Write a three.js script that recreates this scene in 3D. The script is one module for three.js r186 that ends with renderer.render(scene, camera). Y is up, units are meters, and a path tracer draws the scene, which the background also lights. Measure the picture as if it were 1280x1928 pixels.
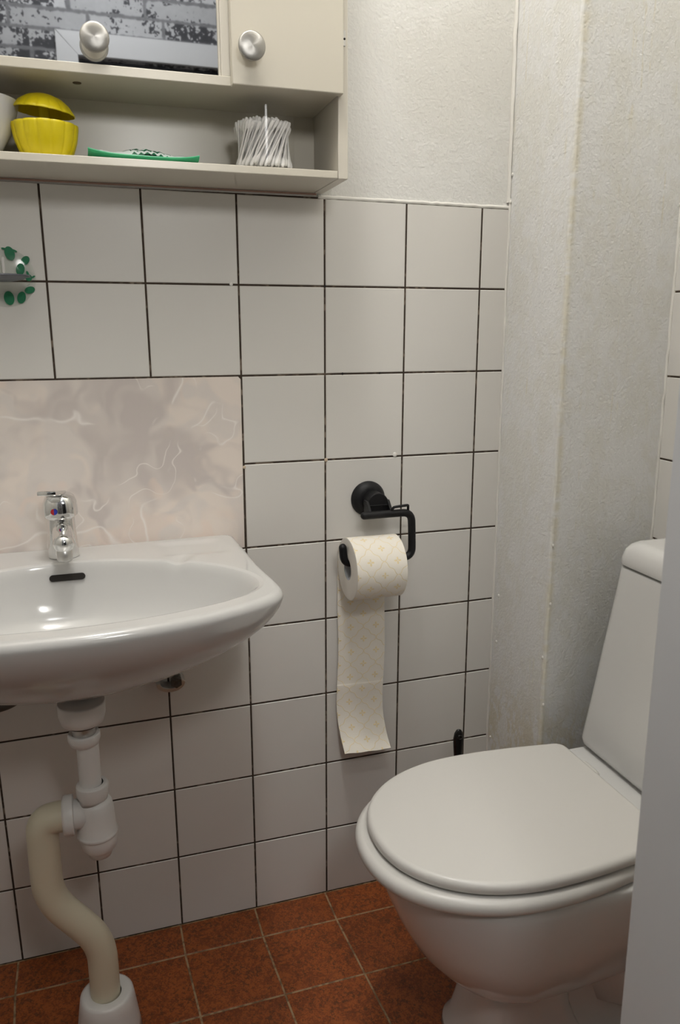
import * as THREE from 'three';
import { RoundedBoxGeometry } from 'three/addons/geometries/RoundedBoxGeometry.js';
import { mergeGeometries, mergeVertices } from 'three/addons/utils/BufferGeometryUtils.js';

// ---------------------------------------------------------------- camera, lights, exposure
const scene = new THREE.Scene();
scene.background = new THREE.Color(0x000000);
const camera = new THREE.PerspectiveCamera(66.24, 1280 / 1928, 0.05, 30);
camera.position.set(-0.4086, 1.1440, 1.3639);
camera.rotation.set(-0.22676, -0.30924, -0.00369, 'YXZ');
camera.focus = 1.45;
camera.userData.fStop = 10;
scene.add(camera);

const renderer = new THREE.WebGLRenderer({ antialias: true });
renderer.toneMapping = THREE.LinearToneMapping;
renderer.toneMappingExposure = 0.475;
renderer.shadowMap.enabled = true;
const UNSEEN_ROOM_LAMP = { pos: [-0.28, 2.80, 0.60], power: 5.3, color: new THREE.Color().setRGB(1.0, 0.975, 0.945) };  // out of view, set high to light walls and upward faces
const UNSEEN_HALL_LAMP = { pos: [-0.30, 2.55, 1.45], power: 1.7, color: new THREE.Color().setRGB(0.96, 0.98, 1.0) };  // out of view, lights the hall wallpaper that the mirror reflects

const UNSEEN_FLOOR_LAMP = { pos: [-0.16, 1.76, 1.62], aim: [0.02, 1.05, 0.1], power: 2.6, color: new THREE.Color().setRGB(1.0, 0.985, 0.955) };  // out of view behind the camera, lights the room from the front

// ---------------------------------------------------------------- helpers
function rng(seed) { let a = seed >>> 0; return () => { a = (a + 0x6D2B79F5) | 0; let t = Math.imul(a ^ (a >>> 15), 1 | a); t = (t + Math.imul(t ^ (t >>> 7), 61 | t)) ^ t; return ((t ^ (t >>> 14)) >>> 0) / 4294967296; }; }
const V3 = (x, y, z) => new THREE.Vector3(x, y, z);
const used = {};
function numbered(n) { const k = used[n] = (used[n] ?? -1) + 1; return k ? `${n}_${String(k).padStart(3, '0')}` : n; }
function mesh(name, geo, mat, parent) {
  const m = new THREE.Mesh(geo, mat); m.castShadow = true; m.receiveShadow = true; m.name = parent ? name : numbered(name);
  (parent || scene).add(m); return m;
}
function thing(name, label, category, pos = [0, 0, 0], group) {
  const g = new THREE.Group(); g.name = numbered(name); g.position.set(...pos); g.userData = { label, category };
  if (group) g.userData.group = group; scene.add(g); return g;
}
function structure(name, label) { const g = new THREE.Group(); g.name = name; g.userData = { kind: 'structure', label, category: name.split('_')[0] }; scene.add(g); return g; }
function tag(o, label, category, group) { o.userData.label = label; o.userData.category = category; if (group) o.userData.group = group; return o; }
// uv in metres by dominant face direction
function metric(geo, su = 1) {
  const g = geo.index ? geo.toNonIndexed() : geo; const p = g.attributes.position, n = p.count; const uv = new Float32Array(n * 2);
  const a = V3(), b = V3(), c = V3();
  for (let i = 0; i < n; i += 3) {
    a.fromBufferAttribute(p, i); b.fromBufferAttribute(p, i + 1); c.fromBufferAttribute(p, i + 2);
    const nn = b.clone().sub(a).cross(c.clone().sub(a)); const ax = Math.abs(nn.x), ay = Math.abs(nn.y), az = Math.abs(nn.z);
    [a, b, c].forEach((v, k) => { const [u, w] = ax >= ay && ax >= az ? [v.z, v.y] : ay >= az ? [v.x, v.z] : [v.x, v.y]; uv[(i + k) * 2] = u * su; uv[(i + k) * 2 + 1] = w * su; });
  }
  g.setAttribute('uv', new THREE.BufferAttribute(uv, 2)); return g;
}
function boxG(x0, x1, y0, y1, z0, z1) { const g = new THREE.BoxGeometry(x1 - x0, y1 - y0, z1 - z0); g.translate((x0 + x1) / 2, (y0 + y1) / 2, (z0 + z1) / 2); return metric(g); }
function rbox(x0, x1, y0, y1, z0, z1, r = 0.001, s = 2) { const g = new RoundedBoxGeometry(x1 - x0, y1 - y0, z1 - z0, s, r); g.translate((x0 + x1) / 2, (y0 + y1) / 2, (z0 + z1) / 2); return g; }
function lathe(pts, seg = 48) { return new THREE.LatheGeometry(pts.map(([r, y]) => new THREE.Vector2(Math.max(r, 0.00001), y)), seg); }
function tube(pts, r, seg = 64, rs = 16, tension = 0.5) { return new THREE.TubeGeometry(new THREE.CatmullRomCurve3(pts.map(p => V3(...p)), false, 'centripetal', tension), seg, r, rs, false); }
function capTube(pts, r, seg = 64, rs = 16) {
  const g = tube(pts, r, seg, rs); const s1 = new THREE.SphereGeometry(r, rs, 10), s2 = s1.clone();
  s1.translate(...pts[0]); s2.translate(...pts[pts.length - 1]); return mergeGeometries([g, s1, s2]);
}
// a polyline with rounded corners (for bent rods)
function bent(pts, rad, n = 6) {
  const out = [pts[0]]; const P = pts.map(p => V3(...p));
  for (let i = 1; i < P.length - 1; i++) {
    const a = P[i - 1].clone().sub(P[i]), b = P[i + 1].clone().sub(P[i]); const d = Math.min(rad, a.length() * 0.48, b.length() * 0.48);
    const s = P[i].clone().add(a.setLength(d)), e = P[i].clone().add(b.setLength(d));
    for (let k = 0; k <= n; k++) { const t = k / n; const q = s.clone().multiplyScalar((1 - t) * (1 - t)).add(P[i].clone().multiplyScalar(2 * t * (1 - t))).add(e.clone().multiplyScalar(t * t)); out.push([q.x, q.y, q.z]); }
  }
  out.push(pts[pts.length - 1]); return out;
}
// closed or open surface out of rings of equal count
function rings(list, { closeU = true, capStart = false, capEnd = false } = {}) {
  const n = list[0].length, pos = [], idx = [];
  for (const r of list) for (const p of r) pos.push(...p);
  const m = closeU ? n : n - 1;
  for (let j = 0; j < list.length - 1; j++) for (let i = 0; i < m; i++) {
    const a = j * n + i, b = j * n + (i + 1) % n, c = a + n, d = b + n; idx.push(a, b, d, a, d, c);
  }
  const cap = (j, flip) => { const c = [0, 0, 0]; for (const p of list[j]) for (let k = 0; k < 3; k++) c[k] += p[k] / n; const ci = pos.length / 3; pos.push(...c); for (let i = 0; i < m; i++) { const a = j * n + i, b = j * n + (i + 1) % n; flip ? idx.push(b, a, ci) : idx.push(a, b, ci); } };
  if (capStart) cap(0, true); if (capEnd) cap(list.length - 1, false);
  const g = new THREE.BufferGeometry(); g.setAttribute('position', new THREE.Float32BufferAttribute(pos, 3)); g.setIndex(idx);
  const uv = new Float32Array(pos.length / 3 * 2); for (let i = 0; i < uv.length / 2; i++) { uv[2 * i] = pos[3 * i] ; uv[2 * i + 1] = pos[3 * i + 1] + pos[3 * i + 2]; }
  g.setAttribute('uv', new THREE.BufferAttribute(uv, 2)); g.computeVertexNormals(); return g;
}
// ---------------------------------------------------------------- noise + textures
function lattice(seed, n) { const r = rng(seed), a = new Float32Array(n * n); for (let i = 0; i < a.length; i++) a[i] = r(); return a; }
function vnoise(L, n, u, v) {
  const x = ((u % 1) + 1) % 1 * n, y = ((v % 1) + 1) % 1 * n; const x0 = Math.floor(x) % n, y0 = Math.floor(y) % n, x1 = (x0 + 1) % n, y1 = (y0 + 1) % n;
  let fx = x - Math.floor(x), fy = y - Math.floor(y); fx = fx * fx * (3 - 2 * fx); fy = fy * fy * (3 - 2 * fy);
  return (L[y0 * n + x0] * (1 - fx) + L[y0 * n + x1] * fx) * (1 - fy) + (L[y1 * n + x0] * (1 - fx) + L[y1 * n + x1] * fx) * fy;
}
function fbm(seed, freqs) { const Ls = freqs.map(([f], i) => lattice(seed + i * 17, f)); return (u, v) => { let s = 0, w = 0; freqs.forEach(([f, a], i) => { s += a * vnoise(Ls[i], f, u, v); w += a; }); return s / w; }; }
function dataTex(size, fn, srgb, metres, sizeV = size) {
  const d = new Uint8Array(size * sizeV * 4);
  for (let j = 0; j < sizeV; j++) for (let i = 0; i < size; i++) { const c = fn((i + 0.5) / size, (j + 0.5) / sizeV); const k = (j * size + i) * 4; for (let q = 0; q < 3; q++) d[k + q] = Math.max(0, Math.min(255, Math.round(255 * (c.length ? c[q] : c)))); d[k + 3] = 255; }
  const t = new THREE.DataTexture(d, size, sizeV, THREE.RGBAFormat); t.wrapS = t.wrapT = THREE.RepeatWrapping; t.magFilter = THREE.LinearFilter; t.minFilter = THREE.LinearMipmapLinearFilter; t.generateMipmaps = true;
  if (srgb) t.colorSpace = THREE.SRGBColorSpace; if (metres) t.repeat.set(1 / metres, 1 / metres * size / sizeV); t.needsUpdate = true; return t;
}
const mixc = (a, b, t) => a.map((v, i) => v + (b[i] - v) * t);
const sm = (a, b, x) => { const t = Math.max(0, Math.min(1, (x - a) / (b - a))); return t * t * (3 - 2 * t); };
const lin = (r, g, b) => new THREE.Color().setRGB(r, g, b);
const S = (r, g, b) => [r / 255, g / 255, b / 255];

// ---------------------------------------------------------------- materials
const paintN = fbm(11, [[32, 0.5], [70, 1], [150, 0.8]]);
const paintBump = dataTex(512, (u, v) => paintN(u, v), false, 0.32);
const paintC = fbm(23, [[4, 1], [9, 0.7], [40, 0.35]]);
const paintMap = dataTex(256, (u, v) => mixc(S(225, 224, 220), S(217, 215, 209), sm(0.3, 0.75, paintC(u, v))), true, 0.9);
const M = {};
M.paint = new THREE.MeshStandardMaterial({ map: paintMap, roughness: 0.62, bumpMap: paintBump, bumpScale: 0.0009 });
M.ceiling = new THREE.MeshStandardMaterial({ color: lin(0.8, 0.79, 0.76), roughness: 0.9 });
const glazeN = fbm(31, [[3, 1], [7, 0.5]]);
const glazeBump = dataTex(128, (u, v) => glazeN(u, v), false, 0.3);
M.tiles = [[0.735, 0.713, 0.672], [0.724, 0.703, 0.663], [0.733, 0.712, 0.674], [0.718, 0.698, 0.661]].map(c => new THREE.MeshPhysicalMaterial({ color: lin(...c), roughness: 0.3, bumpMap: glazeBump, bumpScale: 0.0008, specularIntensity: 0.8 }));
const groutN = fbm(41, [[24, 1], [60, 1], [120, 0.6]]);
M.grout = new THREE.MeshStandardMaterial({ map: dataTex(512, (u, v) => mixc(S(62, 50, 40), S(122, 108, 94), sm(0.55, 0.75, groutN(u, v))), true, 0.5), roughness: 0.95 });
M.bead = new THREE.MeshStandardMaterial({ color: lin(0.8, 0.78, 0.73), roughness: 0.45 });
M.caulk = M.bead;
M.hole = new THREE.MeshStandardMaterial({ color: lin(0.015, 0.012, 0.01), roughness: 0.9 });
M.plug = new THREE.MeshStandardMaterial({ color: lin(0.62, 0.5, 0.37), roughness: 0.8 });
const terN = fbm(51, [[6, 0.35], [20, 0.5], [64, 1], [170, 1.2]]);
const terMap = dataTex(512, (u, v) => { const n = terN(u, v); return mixc(mixc(S(122, 60, 22), S(158, 84, 34), sm(0.3, 0.66, n)), S(88, 48, 22), 0.7 * sm(0.56, 0.7, terN(u + 0.37, v + 0.61))); }, true, 0.3);
M.terra = [0.95, 1, 0.9].map(k => new THREE.MeshPhysicalMaterial({ map: terMap, color: lin(k, k * 0.98, k * 0.96), roughness: 0.5, bumpMap: dataTex(256, (u, v) => terN(u, v), false, 0.2), bumpScale: 0.0008 }));
M.floorGrout = new THREE.MeshStandardMaterial({ map: dataTex(256, (u, v) => mixc(S(166, 140, 106), S(122, 98, 72), sm(0.4, 0.7, groutN(u, v))), true, 0.4), roughness: 0.95 });
// marbled sheet
const mbA = fbm(61, [[5, 1], [10, 0.7], [22, 0.4]]), mbB = fbm(67, [[6, 1], [13, 0.6], [28, 0.3]]), mbC = fbm(71, [[6, 1], [13, 0.5]]), mbD = fbm(73, [[7, 1], [15, 0.5], [31, 0.25]]), mbE = fbm(75, [[3, 1], [8, 0.35], [19, 0.15]]);
const marble = dataTex(1024, (u, v) => {
  const wx = (mbA(u, v) - 0.5) * 0.35, wy = (mbB(u, v) - 0.5) * 0.35; const a = mbA(u + wx, v + wy), b = mbB(u + wy, v - wx), c = mbC(u - wx * 1.5, v + wy);
  let col = mixc(S(238, 226, 216), S(228, 219, 212), sm(0.4, 0.6, a)); col = mixc(col, S(202, 192, 187), 0.7 * sm(0.46, 0.74, b)); col = mixc(col, S(240, 220, 206), 0.5 * sm(0.55, 0.7, c));
  const w2 = (mbD(u, v) - 0.5) * 0.16; const ridge = (f, x, y, w) => Math.exp(-Math.pow((f(x, y) - 0.5) / w, 2));
  const vein = ridge(mbC, u + wx * 0.7 + w2, v + wy * 0.7 - w2, 0.010) * sm(0.44, 0.58, mbD(u + 0.3, v + 0.2)), vein2 = ridge(mbE, u + w2, v + wx * 0.5, 0.012) * sm(0.42, 0.56, mbB(u + 0.1, v + 0.4));
  return mixc(col, S(250, 244, 239), 0.75 * Math.min(1, vein + vein2));
}, true, 0.55);
M.marble = new THREE.MeshPhysicalMaterial({ map: marble, roughness: 0.35 });
M.porcelain = new THREE.MeshPhysicalMaterial({ color: lin(0.72, 0.715, 0.70), roughness: 0.14, clearcoat: 0.3, clearcoatRoughness: 0.08 });
M.sink = new THREE.MeshPhysicalMaterial({ color: lin(0.60, 0.592, 0.575), roughness: 0.14, clearcoat: 0.3, clearcoatRoughness: 0.08 });
M.seat = new THREE.MeshPhysicalMaterial({ color: lin(0.69, 0.672, 0.638), roughness: 0.32 });
M.cream = new THREE.MeshPhysicalMaterial({ color: lin(0.64, 0.60, 0.51), roughness: 0.26 });
M.creamEdge = new THREE.MeshPhysicalMaterial({ color: lin(0.66, 0.62, 0.54), roughness: 0.35 });
M.redEdge = new THREE.MeshStandardMaterial({ color: lin(0.36, 0.22, 0.17), roughness: 0.7 });
M.mirror = new THREE.MeshPhysicalMaterial({ color: lin(0.86, 0.87, 0.88), metalness: 1, roughness: 0.02 });
M.alu = new THREE.MeshPhysicalMaterial({ color: lin(0.42, 0.41, 0.39), metalness: 1, roughness: 0.42, anisotropy: 0.85 });
M.chrome = new THREE.MeshPhysicalMaterial({ color: lin(0.78, 0.78, 0.77), metalness: 1, roughness: 0.1 });
M.chromeWorn = new THREE.MeshPhysicalMaterial({ color: lin(0.62, 0.61, 0.59), metalness: 1, roughness: 0.32 });
M.black = new THREE.MeshPhysicalMaterial({ color: lin(0.008, 0.008, 0.009), roughness: 0.48, specularIntensity: 0.6 });
M.blackGloss = new THREE.MeshPhysicalMaterial({ color: lin(0.008, 0.008, 0.008), roughness: 0.22 });
M.pvc = new THREE.MeshPhysicalMaterial({ color: lin(0.74, 0.72, 0.69), roughness: 0.35 });
M.pvcOld = new THREE.MeshPhysicalMaterial({ color: lin(0.66, 0.60, 0.45), roughness: 0.42 });
M.hose = new THREE.MeshStandardMaterial({ color: lin(0.10, 0.085, 0.07), roughness: 0.6, metalness: 0.2 });
M.yellow = new THREE.MeshPhysicalMaterial({ color: lin(0.74, 0.60, 0.002), roughness: 0.42 });
M.whiteBowl = new THREE.MeshPhysicalMaterial({ color: lin(0.74, 0.74, 0.75), roughness: 0.2 });
M.green = new THREE.MeshPhysicalMaterial({ color: lin(0.05, 0.52, 0.24), roughness: 0.3, transmission: 0.25, thickness: 0 });
M.greenPrint = new THREE.MeshStandardMaterial({ color: lin(0.0, 0.165, 0.065), roughness: 0.5 });
M.clear = new THREE.MeshPhysicalMaterial({ color: lin(1, 1, 1), transmission: 1, thickness: 0, roughness: 0.1, ior: 1.45, specularIntensity: 0.45 });
M.cotton = new THREE.MeshStandardMaterial({ color: lin(0.86, 0.85, 0.83), roughness: 0.9 });
M.dish = new THREE.MeshPhysicalMaterial({ color: lin(0.11, 0.115, 0.135), roughness: 0.35 });
M.brown = new THREE.MeshStandardMaterial({ color: lin(0.10, 0.06, 0.025), roughness: 0.6 });
M.red = new THREE.MeshStandardMaterial({ color: lin(0.5, 0.02, 0.02), roughness: 0.4 });
M.blue = new THREE.MeshStandardMaterial({ color: lin(0.02, 0.04, 0.4), roughness: 0.4 });
M.frame = new THREE.MeshPhysicalMaterial({ color: lin(0.65, 0.66, 0.68), roughness: 0.45 });
M.casing = new THREE.MeshPhysicalMaterial({ color: lin(0.72, 0.72, 0.73), roughness: 0.4 });
M.unlitDark = new THREE.MeshStandardMaterial({ color: lin(0.03, 0.032, 0.04), roughness: 0.6 });  // near-black: darkness of an unlit room put into the colour
M.hallFloor = new THREE.MeshStandardMaterial({ color: lin(0.22, 0.15, 0.09), roughness: 0.6 });
M.core = new THREE.MeshStandardMaterial({ color: lin(0.42, 0.43, 0.44), roughness: 0.9 });
// printed toilet paper: wavy lattice with little flowers
const tpN = fbm(81, [[16, 1], [50, 1], [120, 0.8]]);
const tpFn = (bump) => (u, v) => {
  const U = u * 2, Vv = v * 2; // two cells each way
  const wob = 0.035 * Math.sin(2 * Math.PI * (U - Vv) * 2), wob2 = 0.035 * Math.sin(2 * Math.PI * (U + Vv) * 2);
  const a = Math.abs(((U + Vv + wob) % 1 + 1) % 1 - 0.5), b = Math.abs(((U - Vv + wob2) % 1 + 1) % 1 - 0.5);
  let l = Math.max(sm(0.020, 0.011, a), sm(0.020, 0.011, b));
  const P = U + Vv, Q = U - Vv, p = P - Math.round(P), q = Q - Math.round(Q); const x = (p + q) / 2, y = (p - q) / 2; const r = Math.hypot(x, y), th = Math.atan2(y, x);
  const petal = r < 0.115 * Math.pow(Math.abs(Math.cos(2 * th)), 1.6) + 0.012 && r > 0.022 ? 0.9 : 0; l = Math.max(l * 0.75, petal);
  if (bump) return 0.75 - 0.5 * l + 0.12 * (tpN(u, v) - 0.5);
  return mixc(S(238, 232, 220), S(238, 219, 170), l);
};
const tpMap = dataTex(512, tpFn(false), true, 0.104), tpBump = dataTex(512, tpFn(true), false, 0.104);
M.tissue = new THREE.MeshStandardMaterial({ map: tpMap, roughness: 0.95, bumpMap: tpBump, bumpScale: 0.0007, side: THREE.DoubleSide });
M.tissueSide = new THREE.MeshStandardMaterial({ color: lin(0.80, 0.765, 0.70), roughness: 0.95 });
// packet film: white with a dark green zigzag print
M.packet = new THREE.MeshPhysicalMaterial({ map: dataTex(256, (u, v) => { const z = Math.abs(((u * 14) % 1) - 0.5) * 0.14; const k = ((v * 7 + z * 7) % 1); return (u > 0.38 && u < 0.82 && k < 0.45) ? S(22, 92, 62) : S(214, 222, 220); }, true), roughness: 0.25 });
// printed brick wallpaper (flat print)
const wpA = fbm(91, [[16, 0.8], [40, 1], [100, 1.2], [220, 1]]), wpB = fbm(97, [[5, 1], [14, 0.8]]), wpC = fbm(99, [[40, 1], [120, 1]]);
const wallpaper = dataTex(1024, (u, v) => {
  const RN = 16, CN = 4, row = Math.floor(v * RN), off = (row % 2) * 0.5 + 0.13 * ((row * 7) % 3); const cu = u * CN + off, cell = Math.floor(cu); const fu = cu - cell, fv = v * RN - row;
  const w = (wpC(u, v) - 0.5) * 0.12; const e = Math.min(Math.min(fu, 1 - fu) * 3.6, Math.min(fv, 1 - fv)) + w; const h = (((cell % CN) * 131 + row * 71) % 97) / 97;
  let c = mixc(S(172, 172, 174), S(212, 212, 214), h * 0.7 + 0.3 * wpC(u, v)); const dark = sm(0.52, 0.58, wpA(u, v) * 0.8 + wpB(u, v) * 0.45 - 0.10 + (h - 0.5) * 0.14); c = mixc(c, S(50, 50, 54), dark * 0.9);
  return mixc(mixc(S(112, 112, 115), S(140, 140, 142), wpC(u, v)), c, sm(0.05, 0.13, e));
}, true, 1.0);
M.wallpaper = new THREE.MeshStandardMaterial({ map: wallpaper, roughness: 0.7 });
M.unseenLampGlass = new THREE.MeshPhysicalMaterial({ color: lin(0.9, 0.88, 0.84), roughness: 0.4, emissive: UNSEEN_ROOM_LAMP.color, emissiveIntensity: 2.2 });
M.unseenLampGlassHall = new THREE.MeshPhysicalMaterial({ color: lin(0.9, 0.88, 0.84), roughness: 0.4, emissive: UNSEEN_HALL_LAMP.color, emissiveIntensity: 2.0 });

// ---------------------------------------------------------------- the room
const CEIL = 2.92, XL = -0.92, XR = 0.592, ZF = 0.85, ZH = 0.95, ZB = 1.95;
// tiles as bevelled quads: corners (a,b) in plane coordinates, map(a,b,h) -> world
function tileGeo(c, map, t = 0.005, j = 0.0016, bev = 0.0011) {
  const cx = (c[0][0] + c[1][0] + c[2][0] + c[3][0]) / 4, cy = (c[0][1] + c[1][1] + c[2][1] + c[3][1]) / 4;
  const ins = d => c.map(([x, y]) => [x - Math.sign(x - cx) * d, y - Math.sign(y - cy) * d]);
  const base = ins(j), top = ins(j + bev), pos = [], o = map(cx, cy, 0);
  const uv = [], ou = (cx * 7.3 + cy * 3.1) % 1, ov = (cx * 2.9 + cy * 5.7) % 1;
  const P = (q, h) => { const w = map(q[0], q[1], h); return [w[0] - o[0], w[1] - o[1], w[2] - o[2], q[0] + ou, q[1] + ov]; };
  const quad = (a, b, cc, d) => { for (const v of [a, b, cc, a, cc, d]) { pos.push(v[0], v[1], v[2]); uv.push(v[3], v[4]); } };
  const T = top.map(q => P(q, 0)), B = base.map(q => P(q, -bev)), D = base.map(q => P(q, -t));
  quad(T[0], T[1], T[2], T[3]);
  for (let i = 0; i < 4; i++) { const k = (i + 1) % 4; quad(B[i], B[k], T[k], T[i]); quad(D[i], D[k], B[k], B[i]); }
  const g = new THREE.BufferGeometry(); g.setAttribute('position', new THREE.Float32BufferAttribute(pos, 3)); g.computeVertexNormals();
  g.setAttribute('uv', new THREE.Float32BufferAttribute(uv, 2)); return [g, o];
}
const tr = rng(5);
function addTile(name, c, map, mats, parent, opt = {}) { const [g, o] = tileGeo(c, map, opt.t, opt.j, opt.bev); const m = mesh(name, g, mats[Math.floor(tr() * mats.length)], parent); m.position.set(...o); return m; }

// -- back wall (behind the washbasin): joints measured one by one, an old hand-laid wall
const wallBack = structure('wall_back', 'white tiled wall behind the washbasin, painted above the tiles');
mesh('plaster', boxG(XL - 0.1, XR + 0.1, 1.366, CEIL, -0.12, -0.002), M.paint, wallBack);
mesh('grout', boxG(XL - 0.1, XR + 0.1, -0.05, 1.366, -0.12, -0.0012), M.grout, wallBack);
const colX = k => ({ '-4': [-0.0124, -0.5982], '-3': [-0.0031, -0.4519], '-2': [-0.0005, -0.3036], '-1': [0.0025, -0.1539], '0': [0.0046, -0.0047], '1': [0.0049, 0.1465], '2': [0.0012, 0.3002] }[k] || (k < -4 ? [-0.012, -0.5982 + (k + 4) * 0.1525] : [0, 0.358]));
const rowY = [[-0.0081, 1.3647], [-0.0031, 1.22], [-0.0011, 1.0686], [-0.0033, 0.9137], [0.0013, 0.7596], [0.0063, 0.6054], [0.0051, 0.45], [0.004, 0.2986], [-0.0058, 0.1493], [0, 0]];
function cross(k, r) { const [s, x0] = colX(k), [d, y0] = rowY[r]; let x = x0 + s * y0, y = y0; for (let i = 0; i < 3; i++) { y = y0 + d * x; x = x0 + s * y; } return [x, y]; }
const toBack = (a, b, h) => [a, b, h];
for (let r = 0; r < 9; r++) for (let k = -7; k <= 2; k++) {
  if ((r === 2 || r === 3 || r === 4) && k < -1 && k > -5) { if (r < 4) continue; }
  let a = cross(k, r + 1), b = cross(k + 1, r + 1), c = cross(k + 1, r), d = cross(k, r);
  if (k === -7) { a[0] = d[0] = XL; if (b[0] < XL + 0.02) continue; }
  addTile('tile', [a, b, c, d], toBack, M.tiles, wallBack);
}
// white caulk bead on top of the tiles
{
  const pts = []; const bn = rng(3); for (let i = 0; i <= 40; i++) { const x = -0.01 + i / 40 * 0.368; pts.push([x, 1.3665 - 0.008 * x + (bn() - 0.5) * 0.0012, -0.0022]); }
  mesh('caulk_bead', tube(pts, 0.0034, 120, 8), M.caulk, wallBack);
}
// screw holes, filler plugs and chips in the joints
for (const [x, y, r, mt] of [[0.033, 1.0688, 0.0022, 'hole'], [0.1043, 1.0686, 0.0018, 'hole'], [0.001, 1.2203, 0.0022, 'hole'], [0.0005, 0.9137, 0.0034, 'plug'], [0.136, 0.9165, 0.0045, 'bead'], [-0.1637, 1.2215, 0.003, 'bead'], [-0.1512, 0.9085, 0.0028, 'plug']]) {
  const g = new THREE.SphereGeometry(r, 12, 8); g.scale(1, 1.05, 0.35); const m = mesh(mt === 'hole' ? 'screw_hole' : 'filler_plug', g, M[mt], wallBack); m.position.set(x, y, 0.0001);
}
// marbled sheet set in place of tiles behind the tap
{
  const [x1] = cross(-1, 2), y1 = cross(-1, 2)[1], y0 = 0.7615, x0 = cross(-4, 2)[0];
  const s = new THREE.Shape(); s.moveTo(x0 + 0.001, y0); s.lineTo(x1 - 0.004 + 0.0, y0); s.lineTo(x1 - 0.0018, y1 - 0.006); s.lineTo(x1 - 0.006, y1 - 0.0015); s.lineTo(x0 + 0.001, y1 - 0.0012); s.closePath();
  const g = metric(new THREE.ExtrudeGeometry(s, { depth: 0.004, bevelEnabled: true, bevelSize: 0.0004, bevelThickness: 0.0004, bevelSegments: 1 })); g.translate(0, 0, -0.0045);
  tag(mesh('splashback_panel', g, M.marble), 'pinkish beige marbled splashback sheet behind the tap', 'panel');
}
// -- boxed-in corner
const stainN = fbm(111, [[6, 1], [20, 1], [60, 0.8]]);
const stained = dataTex(512, (u, v) => {
  // u: 0..0.45 m along the faces (0.195 = corner edge), v: 0..2.4 m
  const s = u * 0.45, y = v * 2.4, n = stainN(u * 2, v * 7); let c = mixc(S(231, 231, 230), S(227, 226, 221), sm(0.35, 0.7, stainN(u, v * 4)));
  const edge = Math.exp(-Math.pow((s - 0.208 - 0.003 * Math.sin(y * 9)) / 0.0065, 2)); c = mixc(c, S(204, 190, 148), 0.32 * edge * sm(0.3, 0.7, stainN(u * 0.3, v * 9)));
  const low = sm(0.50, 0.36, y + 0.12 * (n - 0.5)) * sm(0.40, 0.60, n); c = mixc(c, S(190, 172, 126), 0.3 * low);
  const streak = sm(0.68, 0.8, stainN(u * 3, v * 0.7)) * sm(0.5, 0.7, stainN(u, v * 3)); return mixc(c, S(214, 202, 166), 0.3 * streak);
}, true);
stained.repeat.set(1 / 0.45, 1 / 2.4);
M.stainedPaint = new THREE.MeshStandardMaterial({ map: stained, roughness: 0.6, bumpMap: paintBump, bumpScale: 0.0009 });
{
  const wc = structure('wall_corner', 'white painted boxed-in corner between the sink wall and the toilet');
  const plan = [[0.358, -0.01], [0.358, 0.189], [0.3592, 0.1935], [0.364, 0.1955], [XR + 0.005, 0.172]]; const ring = []; const s = [0]; for (let i = 1; i < plan.length; i++) s.push(s[i - 1] + Math.hypot(plan[i][0] - plan[i - 1][0], plan[i][1] - plan[i - 1][1]));
  const pos = [], uv = [], idx = []; const H = 24;
  for (let j = 0; j <= H; j++) for (let i = 0; i < plan.length; i++) { pos.push(plan[i][0], j / H * CEIL, plan[i][1]); uv.push(s[i], j / H * CEIL); }
  for (let j = 0; j < H; j++) for (let i = 0; i < plan.length - 1; i++) { const a = j * plan.length + i, b = a + 1, c = a + plan.length, d = c + 1; idx.push(a, b, d, a, d, c); }
  const g = new THREE.BufferGeometry(); g.setAttribute('position', new THREE.Float32BufferAttribute(pos, 3)); g.setAttribute('uv', new THREE.Float32BufferAttribute(uv, 2)); g.setIndex(idx); g.computeVertexNormals();
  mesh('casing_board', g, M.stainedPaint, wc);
  const core = new THREE.Shape(); [[0.362, -0.01], [0.362, 0.188], [XR + 0.005, 0.168], [XR + 0.005, -0.01]].forEach(([x, z], i) => i ? core.lineTo(x, -z) : core.moveTo(x, -z)); core.closePath();
  const cg = new THREE.ExtrudeGeometry(core, { depth: CEIL, bevelEnabled: false }); cg.rotateX(-Math.PI / 2); mesh('casing_core', cg, M.paint, wc);
  // painted-over seam with ragged beads along the tiles, and paint drips
  const br = rng(9); const pts = []; for (let i = 0; i <= 60; i++) { const y = 0.02 + i / 60 * 1.36; pts.push([0.3565 + (br() - 0.5) * 0.0016, y, 0.0006 + (br() - 0.5) * 0.0012]); }
  mesh('caulk_bead', tube(pts, 0.0026, 180, 6), M.caulk, wc);
  const up = []; for (let i = 0; i <= 50; i++) { const y = 1.372 + i / 50 * 1.0; up.push([0.3545 + (br() - 0.5) * 0.0012, y, -0.001]); }
  mesh('caulk_bead', tube(up, 0.0036, 120, 8), M.caulk, wc);
  const drip = new THREE.SphereGeometry(0.0026, 10, 8); drip.scale(0.8, 1.3, 0.8);
  for (const [x, y, z] of [[0.362, 0.462, 0.1955], [0.3575, 0.30, 0.012], [0.364, 0.66, 0.1957], [0.3622, 0.77, 0.1957], [0.357, 0.52, 0.02], [0.357, 0.62, 0.022], [0.3565, 1.373, 0.003], [0.3575, 0.555, 0.19], [0.3572, 1.42, 0.0045]]) mesh('paint_drip', drip, M.caulk, wc).position.set(x, y, z);
}
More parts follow.
